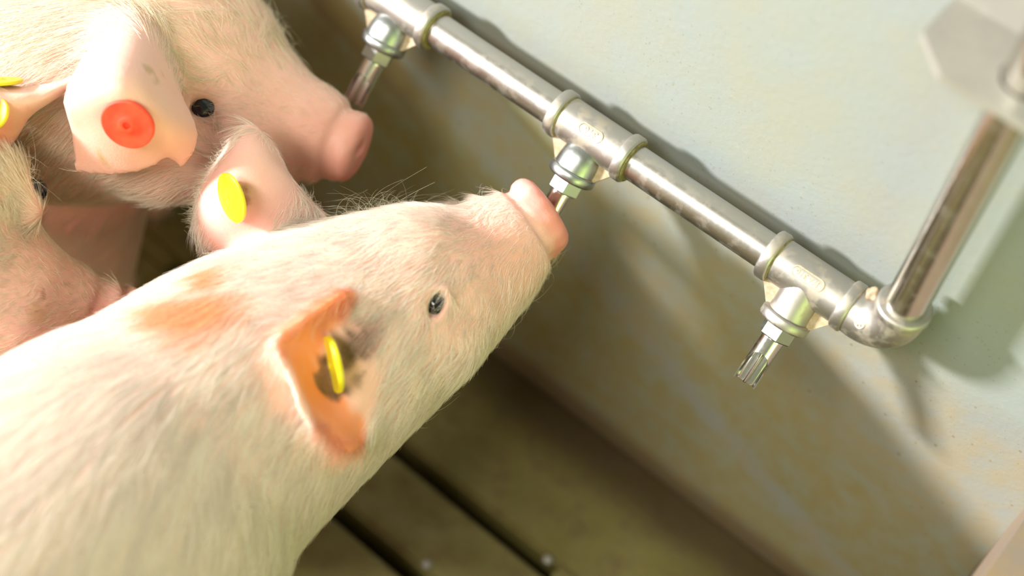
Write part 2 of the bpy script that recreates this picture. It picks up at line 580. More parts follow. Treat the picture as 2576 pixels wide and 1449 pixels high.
from_bm('emblem', bm, M_MARK, elbow, False)
# riser pipe
bm = bmesh.new()
lathe(bm, (XR, PY, PZ + er), (0, 0, 1), [(0.0, 0.0112), (0.1, 0.0112), (0.2, 0.0112), (0.4, 0.0112), (0.9, 0.0112)], 48)
tag(from_bm('riser_pipe', bm, M_RISER, line, True, 40), 'upright pipe rising from the elbow')
# lump of scale squeezed out between tee and elbow
bm = bmesh.new()
bmesh.ops.create_icosphere(bm, subdivisions=3, radius=1.0)
cc = Vector(U(2196, 742, 0.752))
for v in bm.verts:
    k = 1 + 0.22 * math.sin(5 * v.co.x + 1) * math.cos(4 * v.co.y) + 0.12 * math.sin(9 * v.co.z)
    v.co = cc + Vector((v.co.x * 0.0036, v.co.y * 0.0034, v.co.z * 0.0052)) * k
tag(from_bm('scale_lump', bm, M_WEB, line, True), 'crusty brown lump of scale beside the elbow')

# the bracket that carries the riser
brk = empty('wall_bracket', (XR, 0, 0.520))
tag(brk, 'grey steel bracket with clipped corners holding the upright pipe to the wall', 'bracket')
bm = bmesh.new()
zb, tb = 0.520, 0.004
xl = 0.1525
poly = [(xl, -0.034), (xl + 0.019, -0.0515), (2 * XR - xl - 0.019, -0.0515), (2 * XR - xl, -0.034), (2 * XR - xl, -0.0015), (xl, -0.0015)]
nh = 36
hole = [(XR + 0.0122 * math.cos(2 * math.pi * i / nh), PY + 0.0122 * math.sin(2 * math.pi * i / nh)) for i in range(nh)]
# outer outline resampled by angle about the pipe so that the plate is a ring of quads
def ray_poly(a):
    d = (math.cos(a), math.sin(a)); best = None
    for i in range(len(poly)):
        p, q = poly[i], poly[(i + 1) % len(poly)]
        ex, ey = q[0] - p[0], q[1] - p[1]
        det = d[0] * -ey + d[1] * ex
        if abs(det) < 1e-12: continue
        px, py = p[0] - XR, p[1] - PY
        t = (px * -ey + py * ex) / det
        s = (d[0] * py - d[1] * px) / det
        if t > 0 and -1e-9 <= s <= 1 + 1e-9 and (best is None or t < best): best = t
    return XR + d[0] * best, PY + d[1] * best
angs = sorted([2 * math.pi * i / 60 for i in range(60)] + [math.atan2(p[1] - PY, p[0] - XR) % (2 * math.pi) for p in poly])
rows = []
for z in (zb, zb + tb):
    rows.append(([bm.verts.new((*ray_poly(a), z)) for a in angs], [bm.verts.new((XR + 0.0122 * math.cos(a), PY + 0.0122 * math.sin(a), z)) for a in angs]))
for i in range(len(angs)):
    j = (i + 1) % len(angs)
    (o0, i0), (o1, i1) = rows
    bm.faces.new((o1[i], o1[j], i1[j], i1[i])); bm.faces.new((o0[j], o0[i], i0[i], i0[j]))
    bm.faces.new((o0[i], o0[j], o1[j], o1[i])); bm.faces.new((i1[i], i1[j], i0[j], i0[i]))
bmesh.ops.remove_doubles(bm, verts=bm.verts, dist=1e-6)
from_bm('plate', bm, M_BRACKET, brk, False)
bm = bmesh.new(); box(bm, (xl, -0.0045, zb + tb), (2 * XR - xl, -0.0005, zb + 0.07))
from_bm('wall_flange', bm, M_BRACKET, brk, False)


# ------------------------------------------------------------------ implicit-surface modelling of the animals
class Sculpt:
    def __init__(self, lo, hi, h):
        self.h = h
        self.lo = np.array(lo, float)
        self.n = np.ceil((np.array(hi) - self.lo) / h).astype(int) + 1
        self.D = np.full(self.n, 0.05, np.float32)

    def sub(self, lo, hi):
        a = np.clip(np.floor((lo - self.lo) / self.h).astype(int), 0, self.n)
        b = np.clip(np.ceil((hi - self.lo) / self.h).astype(int) + 1, 0, self.n)
        sl = tuple(slice(p, q) for p, q in zip(a, b))
        g = [((np.arange(p, q) * self.h + o).astype(np.float32)).reshape([-1 if i == k else 1 for k in range(3)])
             for i, (p, q, o) in enumerate(zip(a, b, self.lo))]
        return sl, g

    def blend(self, sl, d, k, op):
        A = self.D[sl]
        if A.size == 0: return
        if op == 'add':
            hh = np.maximum(k - np.abs(A - d), 0) / max(k, 1e-6)
            self.D[sl] = np.minimum(A, d) - hh * hh * k * 0.25
        else:
            hh = np.maximum(k - np.abs(A + d), 0) / max(k, 1e-6)
            self.D[sl] = np.maximum(A, -d) + hh * hh * k * 0.25

    def cone(self, p, r1, q, r2, k=0.01, op='add'):
        p, q = np.array(p, float), np.array(q, float)
        m = max(r1, r2) + k + 4 * self.h
        sl, g = self.sub(np.minimum(p, q) - m, np.maximum(p, q) + m)
        e = q - p; L2 = float(e @ e) + 1e-12
        t = ((g[0] - p[0]) * e[0] + (g[1] - p[1]) * e[1] + (g[2] - p[2]) * e[2]) / L2
        t = np.clip(t, 0, 1).astype(np.float32)
        t2 = t
        d = np.sqrt((g[0] - p[0] - t * e[0]) ** 2 + (g[1] - p[1] - t * e[1]) ** 2 + (g[2] - p[2] - t * e[2]) ** 2) - (r1 + (r2 - r1) * t2)
        self.blend(sl, d.astype(np.float32), k, op)

    def ell(self, c, axes, rad, k=0.01, op='add'):
        """axes: 3 unit vectors (rows)"""
        c = np.array(c, float); A = np.array(axes, float); rad = np.array(rad, float)
        m = rad.max() + k + 4 * self.h
        sl, g = self.sub(c - m, c + m)
        x, y, z = g[0] - c[0], g[1] - c[1], g[2] - c[2]
        u = [(x * A[i, 0] + y * A[i, 1] + z * A[i, 2]) for i in range(3)]
        k0 = np.sqrt(sum((u[i] / rad[i]) ** 2 for i in range(3)))
        k1 = np.sqrt(sum((u[i] / rad[i] ** 2) ** 2 for i in range(3))) + 1e-9
        self.blend(sl, (k0 * (k0 - 1) / k1).astype(np.float32), k, op)

    def cloud(self, P, T, k=0.006):
        """P points of a thin sheet, T half thickness at each"""
        h = self.h
        m = T.max() + k + 3 * h
        lo, hi = P.min(0) - m, P.max(0) + m
        a = np.clip(np.floor((lo - self.lo) / h).astype(int), 0, self.n - 1)
        b = np.clip(np.ceil((hi - self.lo) / h).astype(int) + 1, 1, self.n)
        shp = b - a
        E = np.full(shp, 0.05, np.float32)
        w = int(math.ceil((T.max() + k * 0.6 + 1.5 * h) / h))
        off = np.stack(np.meshgrid(*[np.arange(-w, w + 1)] * 3, indexing='ij'), -1).reshape(-1, 3)
        base = np.round((P - self.lo) / h).astype(int)
        for o in off:
            idx = base + o
            d = np.linalg.norm(self.lo + idx * h - P, axis=1) - T
            j = idx - a
            ok = np.all((j >= 0) & (j < shp), axis=1)
            np.minimum.at(E, tuple(j[ok].T), d[ok].astype(np.float32))
        sl = tuple(slice(p, q) for p, q in zip(a, b))
        self.blend(sl, E, k, 'add')

    def sample(self, P):
        f = (np.atleast_2d(P) - self.lo) / self.h
        i = np.clip(np.floor(f).astype(int), 0, self.n - 2)
        t = f - i
        out = np.zeros(len(f))
        for dx in (0, 1):
            for dy in (0, 1):
                for dz in (0, 1):
                    w = (t[:, 0] if dx else 1 - t[:, 0]) * (t[:, 1] if dy else 1 - t[:, 1]) * (t[:, 2] if dz else 1 - t[:, 2])
                    out += w * self.D[i[:, 0] + dx, i[:, 1] + dy, i[:, 2] + dz]
        return out

    def hit(self, px, py, d0=0.55, d1=1.1):
        """distance at which the ray through a pixel meets the surface"""
        ds = np.arange(d0, d1, 0.001)
        P = np.array([U(px, py, d) for d in ds])
        inb = np.all((P > self.lo) & (P < self.lo + (self.n - 2) * self.h), axis=1)
        s = np.where(inb, self.sample(np.clip(P, self.lo, self.lo + (self.n - 2) * self.h)), 1)
        w = np.nonzero(s < 0)[0]
        if len(w) == 0: return None
        return ds[w[0]]

    def mesh(self):
        D, h = self.D, self.h
        nx, ny, nz = D.shape
        s = D < 0
        c = np.zeros((nx - 1, ny - 1, nz - 1), np.uint8)
        for dx in (0, 1):
            for dy in (0, 1):
                for dz in (0, 1):
                    c += s[dx:nx - 1 + dx, dy:ny - 1 + dy, dz:nz - 1 + dz]
        cells = np.argwhere((c > 0) & (c < 8))
        idx = np.full((nx - 1, ny - 1, nz - 1), -1, np.int32)
        idx[tuple(cells.T)] = np.arange(len(cells))
        acc = np.zeros((len(cells), 3)); cnt = np.zeros(len(cells))
        co = np.array([[i, j, k] for i in (0, 1) for j in (0, 1) for k in (0, 1)])
        val = {tuple(o): D[tuple((cells + o).T)] for o in co}
        for a in co:
            for axn in range(3):
                if a[axn] == 1: continue
                b = a.copy(); b[axn] = 1
                va, vb = val[tuple(a)], val[tuple(b)]
                cr = (va < 0) != (vb < 0)
                t = np.where(cr, va / np.where(cr, va - vb, 1), 0)
                pnt = a + t[:, None] * (b - a)
                acc += np.where(cr[:, None], pnt, 0); cnt += cr
        V = self.lo + (cells + acc / cnt[:, None]) * h
        Q = []
        for axn in range(3):
            u, v = (axn + 1) % 3, (axn + 2) % 3
            sa = [slice(None)] * 3; sb = [slice(None)] * 3
            sa[axn] = slice(0, -1); sb[axn] = slice(1, None)
            cr = s[tuple(sa)] != s[tuple(sb)]
            e = np.argwhere(cr)
            e = e[(e[:, u] > 0) & (e[:, v] > 0) & (e[:, u] < D.shape[u] - 1) & (e[:, v] < D.shape[v] - 1)]
            du = np.zeros(3, int); du[u] = 1
            dv = np.zeros(3, int); dv[v] = 1
            q = np.stack([idx[tuple((e - du - dv).T)], idx[tuple((e - dv).T)], idx[tuple(e.T)], idx[tuple((e - du).T)]], 1)
            ins = s[tuple(e.T)]
            q[~ins] = q[~ins][:, ::-1]
            Q.append(q)
        Q = np.concatenate(Q)
        Q = Q[(Q >= 0).all(1)]
        return V, Q


def smooth_verts(V, Q, it=2, lam=0.5):
    n = len(V)
    e = np.concatenate([Q[:, [0, 1]], Q[:, [1, 2]], Q[:, [2, 3]], Q[:, [3, 0]]])
    a = np.concatenate([e[:, 0], e[:, 1]]); b = np.concatenate([e[:, 1], e[:, 0]])
    deg = np.bincount(a, minlength=n).astype(float)
    for i in range(it):
        for l in (lam, -lam * 1.02):
            s = np.stack([np.bincount(a, weights=V[b, k], minlength=n) for k in range(3)], 1) / np.maximum(deg, 1)[:, None]
            V = V + l * (s - V)
    return V


def normals(V, Q):
    fn = np.cross(V[Q[:, 2]] - V[Q[:, 0]], V[Q[:, 3]] - V[Q[:, 1]])
    N = np.zeros_like(V)
    for k in range(4):
        for c in range(3):
            N[:, c] += np.bincount(Q[:, k], weights=fn[:, c], minlength=len(V))
    N /= np.linalg.norm(N, axis=1)[:, None] + 1e-12
    return N


def quad_mesh(name, V, Q):
    me = bpy.data.meshes.new(name)
    me.vertices.add(len(V)); me.vertices.foreach_set('co', V.astype(np.float32).ravel())
    me.loops.add(Q.size); me.loops.foreach_set('vertex_index', Q.astype(np.int32).ravel())
    me.polygons.add(len(Q)); me.polygons.foreach_set('loop_start', np.arange(0, Q.size, 4, dtype=np.int32))
    me.update(calc_edges=True)
    return me


def vnoise(P, scale, seed=0):
    """cheap smooth 3-D noise from summed sines, about -1..1"""
    r = np.random.default_rng(seed)
    out = np.zeros(len(P))
    for i in range(7):
        k = r.normal(size=3); k *= scale / np.linalg.norm(k) * r.uniform(0.6, 1.5)
        out += np.sin(P @ k + r.uniform(0, 6.28))
    return out / 2.8


def spline(pts, n):
    """Catmull-Rom through rows of pts, resampled to n"""
    P = np.array(pts, float)
    P = np.concatenate([2 * P[:1] - P[1:2], P, 2 * P[-1:] - P[-2:-1]])
    m = len(P) - 3
    u = np.linspace(0, m - 1e-6, n)
    i = u.astype(int); t = (u - i)[:, None]
    p0, p1, p2, p3 = P[i], P[i + 1], P[i + 2], P[i + 3]
    return 0.5 * (2 * p1 + (p2 - p0) * t + (2 * p0 - 5 * p1 + 4 * p2 - p3) * t ** 2 + (3 * p1 - p0 - 3 * p2 + p3) * t ** 3)


def sheet(rows, step=0.0011, t0=0.0035, t1=0.0017):
    """rows (root to margin) of (px,py,d): a spline surface sampled densely, with half thickness"""
    R3 = [np.array([U(*p) for p in r]) for r in rows]
    L = max(np.linalg.norm(np.diff(r, axis=0), axis=1).sum() for r in R3)
    nu = int(L / step) + 2
    S = np.array([spline(r, nu) for r in R3])
    Lv = max(np.linalg.norm(np.diff(S, axis=0), axis=2).sum(0))
    nv = int(Lv / step) + 2
    P = np.stack([spline(S[:, i], nv) for i in range(nu)], 0)     # nu, nv, 3
    v = np.linspace(0, 1, nv)[None, :].repeat(nu, 0)
    T = t0 + (t1 - t0) * v ** 0.7
    return P.reshape(-1, 3), T.ravel(), P, v


def unit(v):
    v = np.array(v, float)
    return v / np.linalg.norm(v)


# ------------------------------------------------------------------ pig materials
def skin_material():
    m = Mat('pig_skin')
    a = m.t.nodes.new('ShaderNodeAttribute'); a.attribute_name = 'Col'
    p = m.pos()
    n1 = m.noise(p, 60, 5, 0.6)
    n2 = m.noise(p, 700, 3, 0.6)
    c = m.mix(m.ramp(n1, 0.3, 0.7, 0, 0.25), a.outputs['Color'], (0.78, 0.42, 0.33), 'MIX')
    c = m.mix(m.ramp(n2, 0.55, 0.75, 0, 0.18), c, (0.55, 0.33, 0.22))
    m.l(c, m.b.inputs['Base Color'])
    setp(m, roughness=0.5)
    m.b.inputs['Subsurface Weight'].default_value = 0.55
    m.b.inputs['Subsurface Radius'].default_value = (1.0, 0.38, 0.22)
    m.b.inputs['Subsurface Scale'].default_value = 0.0035
    m.bump(m.math('ADD', n2, m.math('MULTIPLY', n1, 0.6)), 0.16, 0.0012)
    return m.m


def hair_material(name, tint=(1, 1, 1)):
    m = Mat(name)
    a = m.t.nodes.new('ShaderNodeAttribute'); a.attribute_name = 'Col'
    m.l(a.outputs['Color'], m.b.inputs['Base Color'])
    setp(m, roughness=0.45)
    m.b.inputs['Specular IOR Level'].default_value = 0.4
    tr = m.t.nodes.new('ShaderNodeBsdfTranslucent')
    m.l(a.outputs['Color'], tr.inputs['Color'])
    mx = m.t.nodes.new('ShaderNodeMixShader')
    mx.inputs[0].default_value = 0.25          # light passes through pale bristles
    m.l(m.b.outputs[0], mx.inputs[1]); m.l(tr.outputs[0], mx.inputs[2])
    m.l(mx.outputs[0], m.t.nodes['Material Output'].inputs['Surface'])
    return m.m


M_SKIN = skin_material()
M_HAIR = hair_material('pig_bristle')
M_EYE = plain('dark_eye', (0.012, 0.012, 0.018), 0.08)
M_TAGY = plain('yellow_plastic', (0.80, 0.70, 0.015), 0.35, 0, 200, (0.76, 0.64, 0.02), 0.05)
M_TAGR = plain('red_plastic', (0.80, 0.045, 0.012), 0.6, 0, 120, (0.86, 0.07, 0.02), 0.1)


def smoothstep(a, b, x):
    t = np.clip((x - a) / (b - a), 0, 1)
    return t * t * (3 - 2 * t)


def paint(V, N, base, spots, seed):
    C = np.tile(np.array(base, float), (len(V), 1))
    nz = vnoise(V, 180, seed)
    nf = vnoise(V, 700, seed + 1)
    for s in spots:
        c, r, col, st = s[0], s[1], s[2], s[3]
        soft = s[4] if len(s) > 4 else 0.5
        rough = s[5] if len(s) > 5 else 0.12
        d = np.linalg.norm(V - np.array(c), axis=1) / r + rough * nz + rough * 0.6 * nf
        w = st * (1 - smoothstep(1 - soft, 1.0, d))
        C = C * (1 - w[:, None]) + np.array(col) * w[:, None]
    return C


def make_curves(name, P0, DIR, N, LEN, RAD, COLR, parent, seg=4, curl=0.25, droop=0.0, seed=0, kind='stuff', clump=None):
    r = np.random.default_rng(seed)
    n = len(P0)
    hc = bpy.data.hair_curves.new(name)
    hc.add_curves([seg + 1] * n)
    side = np.cross(DIR, N); side /= np.linalg.norm(side, axis=1)[:, None] + 1e-9
    cu = r.normal(size=n) * curl
    t = np.linspace(0, 1, seg + 1)
    pts = np.zeros((n, seg + 1, 3))
    for i, q in enumerate(t):
        pts[:, i] = P0 + DIR * (LEN * q)[:, None] + side * (cu * LEN * q * q)[:, None] - N * (droop * LEN * q * q)[:, None]
        if clump is not None: pts[:, i] += clump * q ** 1.2
    hc.points.foreach_set('position', pts.astype(np.float32).ravel())
    rad = (RAD[:, None] * (1 - 0.75 * t[None, :] ** 2)).astype(np.float32).ravel()
    at = hc.attributes.get('radius') or hc.attributes.new('radius', 'FLOAT', 'POINT')
    at.data.foreach_set('value', rad)
    ca = hc.attributes.new('Col', 'FLOAT_COLOR', 'CURVE')
    ca.data.foreach_set('color', np.concatenate([COLR, np.ones((n, 1))], 1).astype(np.float32).ravel())
    o = bpy.data.objects.new(name, hc)
    COL.objects.link(o)
    hc.materials.append(M_HAIR)
    if parent is not None:
        o.parent = parent
        o.matrix_parent_inverse = Matrix.Translation(-parent.location)
    if kind: o['kind'] = kind
    return o


def in_view(P, margin=120):
    q = (P - CAM_C) @ CAM_M.T
    x = W / 2 + F * q[:, 0] / q[:, 2]; y = H / 2 + F * q[:, 1] / q[:, 2]
    return (x > -margin) & (x < W + margin) & (y > -margin) & (y < H + margin)


def coat(name, V, Q, N, C, chain, count, length, parent, seed, bare=(), rad=0.000055, lift=0.22, down=0.35, hair_col=(0.93, 0.885, 0.80), keepcol=0.17, zones=(), whorls=(), body=None):
    """lie bristles over the skin, running from snout to tail and down the flanks, gathered in locks"""
    r = np.random.default_rng(seed)
    ctr = V[Q].mean(1)
    fn = np.cross(V[Q[:, 2]] - V[Q[:, 0]], V[Q[:, 3]] - V[Q[:, 1]])
    ar = np.linalg.norm(fn, axis=1); fn /= ar[:, None] + 1e-12
    toc = CAM_C - ctr; toc /= np.linalg.norm(toc, axis=1)[:, None]
    wgt = ar * (0.78 * in_view(ctr) + 0.22 * in_view(ctr, 1100)) * ((fn * toc).sum(1) > -0.35)
    for c, rr, *w_ in bare:
        d = np.linalg.norm(ctr - np.array(c), axis=1)
        wgt = wgt * (1 - (w_[0] if w_ else 1.0) * (1 - smoothstep(rr * (0.3 if w_ else 0.8), rr * 1.25, d)))
    f = r.choice(len(Q), size=count, p=wgt / wgt.sum())
    a, b = r.random(count)[:, None], r.random(count)[:, None]
    A, B, Cc, Dd = (V[Q[f, k]] for k in range(4))
    P = (A * (1 - a) + B * a) * (1 - b) + (Dd * (1 - a) + Cc * a) * b
    n = N[Q[f, 0]] * 0.25 + N[Q[f, 1]] * 0.25 + N[Q[f, 2]] * 0.25 + N[Q[f, 3]] * 0.25
    n /= np.linalg.norm(n, axis=1)[:, None] + 1e-9
    # flow: along the nearest stretch of the body axis, backwards
    ch = np.array(chain)
    seg = ch[1:] - ch[:-1]
    best = np.full(count, 1e9); T = np.zeros((count, 3))
    for i in range(len(seg)):
        t = np.clip(((P - ch[i]) @ seg[i]) / (seg[i] @ seg[i]), 0, 1)
        d = np.linalg.norm(P - ch[i] - t[:, None] * seg[i], axis=1)
        k = d < best
        best = np.where(k, d, best)
        T[k] = -unit(seg[i])
    bw = np.zeros(count)
    if body is not None: bw = smoothstep(body[1], body[1] + 0.07, np.linalg.norm(P - np.array(body[0]), axis=1))
    T = T + np.array([0, 0, -1.0]) * (down + 0.7 * bw[:, None]) * (1 - np.abs(n[:, 2:3]) * 0.3)
    for c, rr, st in whorls:                       # hair that stands round a spot
        v = P - np.array(c); d = np.linalg.norm(v, axis=1)
        w = st * (1 - smoothstep(rr * 0.5, rr, d))
        T = T * (1 - w[:, None]) + v / (d[:, None] + 1e-9) * w[:, None]
    lock = np.stack([vnoise(P, 330, seed + i) for i in range(3)], 1)
    wave = np.stack([vnoise(P, 90, seed + 10 + i) for i in range(3)], 1)
    T = T + (lock * 0.26 + wave * 0.20 + r.normal(size=(count, 3)) * 0.07) * (1 - 0.6 * bw[:, None])
    T = T - n * (T * n).sum(1)[:, None]
    T /= np.linalg.norm(T, axis=1)[:, None] + 1e-9
    lf = lift * (0.6 + 0.8 * r.random(count))
    LEN = length * (0.6 + 0.7 * r.random(count)) * (1 + 0.95 * bw)
    lf = lf * (1 - 0.5 * bw)
    for c, rr, k, lk in zones:
        d = np.linalg.norm(P - np.array(c), axis=1)
        w = 1 - smoothstep(rr * 0.6, rr, d)
        LEN = LEN * (1 + (k - 1) * w); lf = lf * (1 + (lk - 1) * w)
    DIR = T + n * lf[:, None]
    DIR /= np.linalg.norm(DIR, axis=1)[:, None]
    # tips gather towards the middle of their lock
    cs = np.where(bw > 0.5, 0.0066, 0.0042)[:, None]
    jit = np.stack([vnoise(P, 260, seed + 30 + i) for i in range(3)], 1) * 0.0016
    key = np.floor((P + jit + 5.0) / cs).astype(np.int64)
    key = key[:, 0] * 100000000 + key[:, 1] * 10000 + key[:, 2]
    _, inv = np.unique(key, return_inverse=True)
    cnt = np.bincount(inv)
    mean = np.stack([np.bincount(inv, weights=P[:, i]) / cnt for i in range(3)], 1)
    clump = (mean[inv] - P) * (0.55 + 0.35 * r.random((count, 1)))
    clump -= n * (clump * n).sum(1)[:, None]
    tone = (0.86 + 0.22 * np.random.default_rng(seed + 77).random(len(cnt)))[inv][:, None]
    sk = C[Q[f, 0]]
    hc = np.array(hair_col)[None, :] * (0.93 + 0.12 * r.random((count, 1))) * tone
    satur = smoothstep(0.10, 0.34, np.abs(sk - np.array(C).mean(0)).sum(1))[:, None]
    k = np.clip(keepcol + 0.55 * satur, 0, 0.9)
    colr = np.clip(hc * (1 - k) + sk * k, 0, 0.95)
    return make_curves(name, P, DIR, n, LEN, np.full(count, rad) * (0.7 + 0.6 * r.random(count)), colr, parent, 4, 0.14, lift * 0.55, seed, clump=clump)


def eye(S, p, r, parent, deep):
    p = Vector(p)
    v = (p - Vector(CAM_C)).normalized()
    sink = deep / r
    bm = bmesh.new()
    bmesh.ops.create_uvsphere(bm, u_segments=24, v_segments=16, radius=r)
    for q in bm.verts: q.co += p + v * (r * sink)
    return from_bm('eye', bm, M_EYE, parent, True)


def ear_tag(p, nrm, r, mat, parent, label, thick=0.0022, hub=0.30, off=0.009, rise=1.0):
    """a round button with a raised hub and a sunk hole"""
    bm = bmesh.new()
    prof = [(-thick / 2, r * 0.1), (-thick / 2, r * 0.94), (-thick * 0.3, r), (thick * 0.3, r), (thick / 2, r * 0.95),
            (thick * 0.42, r * 0.62), (thick * 0.45, r * 0.40), (thick * (0.5 + 0.25 * rise), r * hub * 1.05), (thick * (0.5 + 0.45 * rise), r * hub * 0.85), (thick * (0.5 + 0.4 * rise), r * 0.15), (-thick * 0.1, r * 0.12), (-thick * 0.1, 0.0001)]
    lathe(bm, p, nrm, prof, 48)
    o = from_bm('ear_tag', bm, mat, parent, True, 35)
    tag(o, label)
    bm = bmesh.new()
    lathe(bm, Vector(p) - Vector(nrm).normalized() * off, nrm, [(0, r * 0.16), (off + 0.001, r * 0.16)], 16)
    from_bm('tag_stem', bm, mat, o, True, 35)
    return o


CREAM = (0.84, 0.50, 0.43)
PINK = (0.80, 0.28, 0.24)
EARPINK = (0.82, 0.50, 0.43)
ORANGE = (0.88, 0.27, 0.09)
DIRT = (0.13, 0.07, 0.03)


def rpx(r, d): return r * d / F


def add_chain(S, ch, k=0.004, sub=5):
    A = spline([np.append(p, r) for p, r in ch], (len(ch) - 1) * sub + 1)
    for a, b in zip(A, A[1:]): S.cone(a[:3], a[3], b[:3], b[3], 0.002)


def leg(S, top, rt, foot, rl=0.013, k=0.02):
    top, foot = np.array(top, float), np.array(foot, float)
    mid = top * 0.45 + foot * 0.55 + np.array([0, 0, 0.005])
    S.cone(top, rt, mid, rl * 1.15, k)
    S.cone(mid, rl * 1.1, foot + [0, 0, 0.035], rl, 0.008)
    S.cone(foot + [0, 0, 0.035], rl * 1.0, foot + [0, 0, 0.016], rl * 1.15, 0.006)


def crease(S, c, ax, a, b, tube, k, a0=0.0, a1=6.2832, n=22, rmax=0.035):
    """press a fold into the skin round an axis, following the surface"""
    rr = np.arange(0.006, rmax, 0.0004)
    q = []
    for t in np.linspace(a0, a1, n):
        v = a * math.cos(t) + b * math.sin(t)
        s = S.sample(np.array([c + v * r for r in rr]))
        i = int(np.argmax(s > 0)) if (s > 0).any() else len(rr) - 1
        q.append(c + v * rr[i])
    for p, r in zip(q, q[1:]):
        if np.linalg.norm(p - r) < 0.012: S.cone(p, tube, r, tube, k, 'sub')


def ring(S, c, a, b, R1, R2, tube, k, op='add', n=14):
    q = [c + a * math.cos(2 * math.pi * i / n) * R1 + b * math.sin(2 * math.pi * i / n) * R2 for i in range(n + 1)]
    for i in range(n): S.cone(q[i], tube, q[i + 1], tube, k, op)


def finish_body(S, name, parent, spots, base=CREAM, seed=1, sm=1):
    V, Q = S.mesh()
    V = smooth_verts(V, Q, sm)
    N = normals(V, Q)
    C = paint(V, N, base, spots, seed)
    me = quad_mesh(name, V, Q)
    ca = me.color_attributes.new('Col', 'FLOAT_COLOR', 'POINT')
    ca.data.foreach_set('color', np.concatenate([np.clip(C, 0, 1), np.ones((len(C), 1))], 1).astype(np.float32).ravel())
    o = link(name, me, M_SKIN, parent)
    return V, Q, N, C, o

# ------------------------------------------------------------------ nearest pig: yellow tags in both ears, drinking at the middle drinker
DETAIL = 1.0
pig1 = empty('pig', (-0.06, -0.55, 0.0))
tag(pig1, 'nearest white pig with yellow ear tags, snout raised to the middle drinker', 'pig', 'young pigs in the pen')
S = Sculpt((-0.22, -0.90, -0.002), (0.10, -0.03, 0.44), 0.0021)
chain1 = [(np.array((-0.065, -0.80, 0.255)), 0.085), (np.array((-0.064, -0.66, 0.245)), 0.108), (np.array((-0.060, -0.48, 0.245)), 0.108),
          (np.array((-0.056, -0.365, 0.253)), 0.098), (U(440, 1142, 0.760), 0.083), (U(705, 940, 0.785), 0.0735),
          (U(998, 772, 0.797), 0.0545), (U(1182, 678, 0.806), 0.0360), (U(1272, 607, 0.812), 0.0280), (U(1322, 568, 0.815), 0.0190)]
add_chain(S, chain1, 0.022)
SN = U(1370, 532, 0.8165)
hd = unit(U(1420, 500, 0.818) - U(1330, 562, 0.816))                # the way the snout points
eu = unit(U(1310, 450, 0.815) - U(1430, 612, 0.818)); eu = unit(eu - hd * (eu @ hd)); ev = np.cross(hd, eu)
SN = SN - hd * 0.002
ring(S, SN - hd * 0.0015, eu, ev, 0.0168, 0.0155, 0.0064, 0.0025)
ring(S, SN - hd * 0.0160, eu, ev, 0.0165, 0.0155, 0.0036, 0.004)
S.ell(SN - hd * 0.003, [eu, ev, hd], [0.0200, 0.0190, 0.0080], 0.006)
# lower jaw and chin, cheek, brow
S.cone(U(1050, 845, 0.800), 0.0220, U(1272, 705, 0.818), 0.0135, 0.012)
S.cone(U(1272, 705, 0.818), 0.0135, U(1362, 632, 0.824), 0.0085, 0.008)
S.ell(U(990, 880, 0.775), [unit(U(1100, 800, .775) - U(1000, 1000, .775)), unit(np.cross(unit(U(1100, 800, .775) - U(1000, 1000, .775)), CAM_M[2])), CAM_M[2]], [0.042, 0.019, 0.028], 0.016)
S.cone(U(1050, 650, 0.775), 0.020, U(1120, 690, 0.780), 0.015, 0.02)          # near brow
S.cone(U(1090, 575, 0.825), 0.012, U(1140, 550, 0.830), 0.0085, 0.010)         # far brow
S.cone(U(1120, 860, 0.775), 0.014, U(1150, 790, 0.785), 0.010, 0.016)         # below the eye
# mouth round the drinker
tip = np.array([0, PY, PZ]) + np.array(ND) * 0.068
S.cone(np.array([0, PY, PZ]) + np.array(ND) * 0.020, 0.0115, tip, 0.0085, 0.003, 'sub')
crease(S, SN - hd * 0.0100, hd, eu, ev, 0.0016, 0.003)
crease(S, SN - hd * 0.0195, hd, eu, ev, 0.0012, 0.004, 3.4, 6.6)
# nostrils
for s in (-1, 1):
    S.cone(SN + hd * 0.012 + ev * 0.0085 * s, 0.0036, SN - hd * 0.006 + ev * 0.0085 * s, 0.0026, 0.002, 'sub')
# legs
leg(S, (-0.005, -0.375, 0.215), 0.045, (0.0, -0.365, 0.0))
leg(S, (-0.110, -0.395, 0.215), 0.045, (-0.115, -0.40, 0.0))
leg(S, (-0.005, -0.76, 0.225), 0.055, (0.0, -0.78, 0.0))
leg(S, (-0.125, -0.77, 0.225), 0.055, (-0.125, -0.80, 0.0))
S.cone((-0.065, -0.865, 0.285), 0.006, (-0.06, -0.885, 0.24), 0.004, 0.01)
# eye socket
d = S.hit(1100, 765)
e0 = U(1097, 765, d)
er_ = unit(U(1150, 720, d) - U(1060, 810, d)); vdir = unit(e0 - CAM_C)
S.ell(e0, [unit(U(1112, 728, d) - U(1085, 802, d)), unit(np.cross(unit(U(1112, 728, d) - U(1085, 802, d)), vdir)), vdir], [0.0088, 0.0050, 0.0050], 0.003, 'sub')
ring(S, e0 + vdir * .0008, unit(U(1112, 728, d) - U(1085, 802, d)), unit(np.cross(unit(U(1112, 728, d) - U(1085, 802, d)), vdir)), .0098, .0060, .0009, .003)
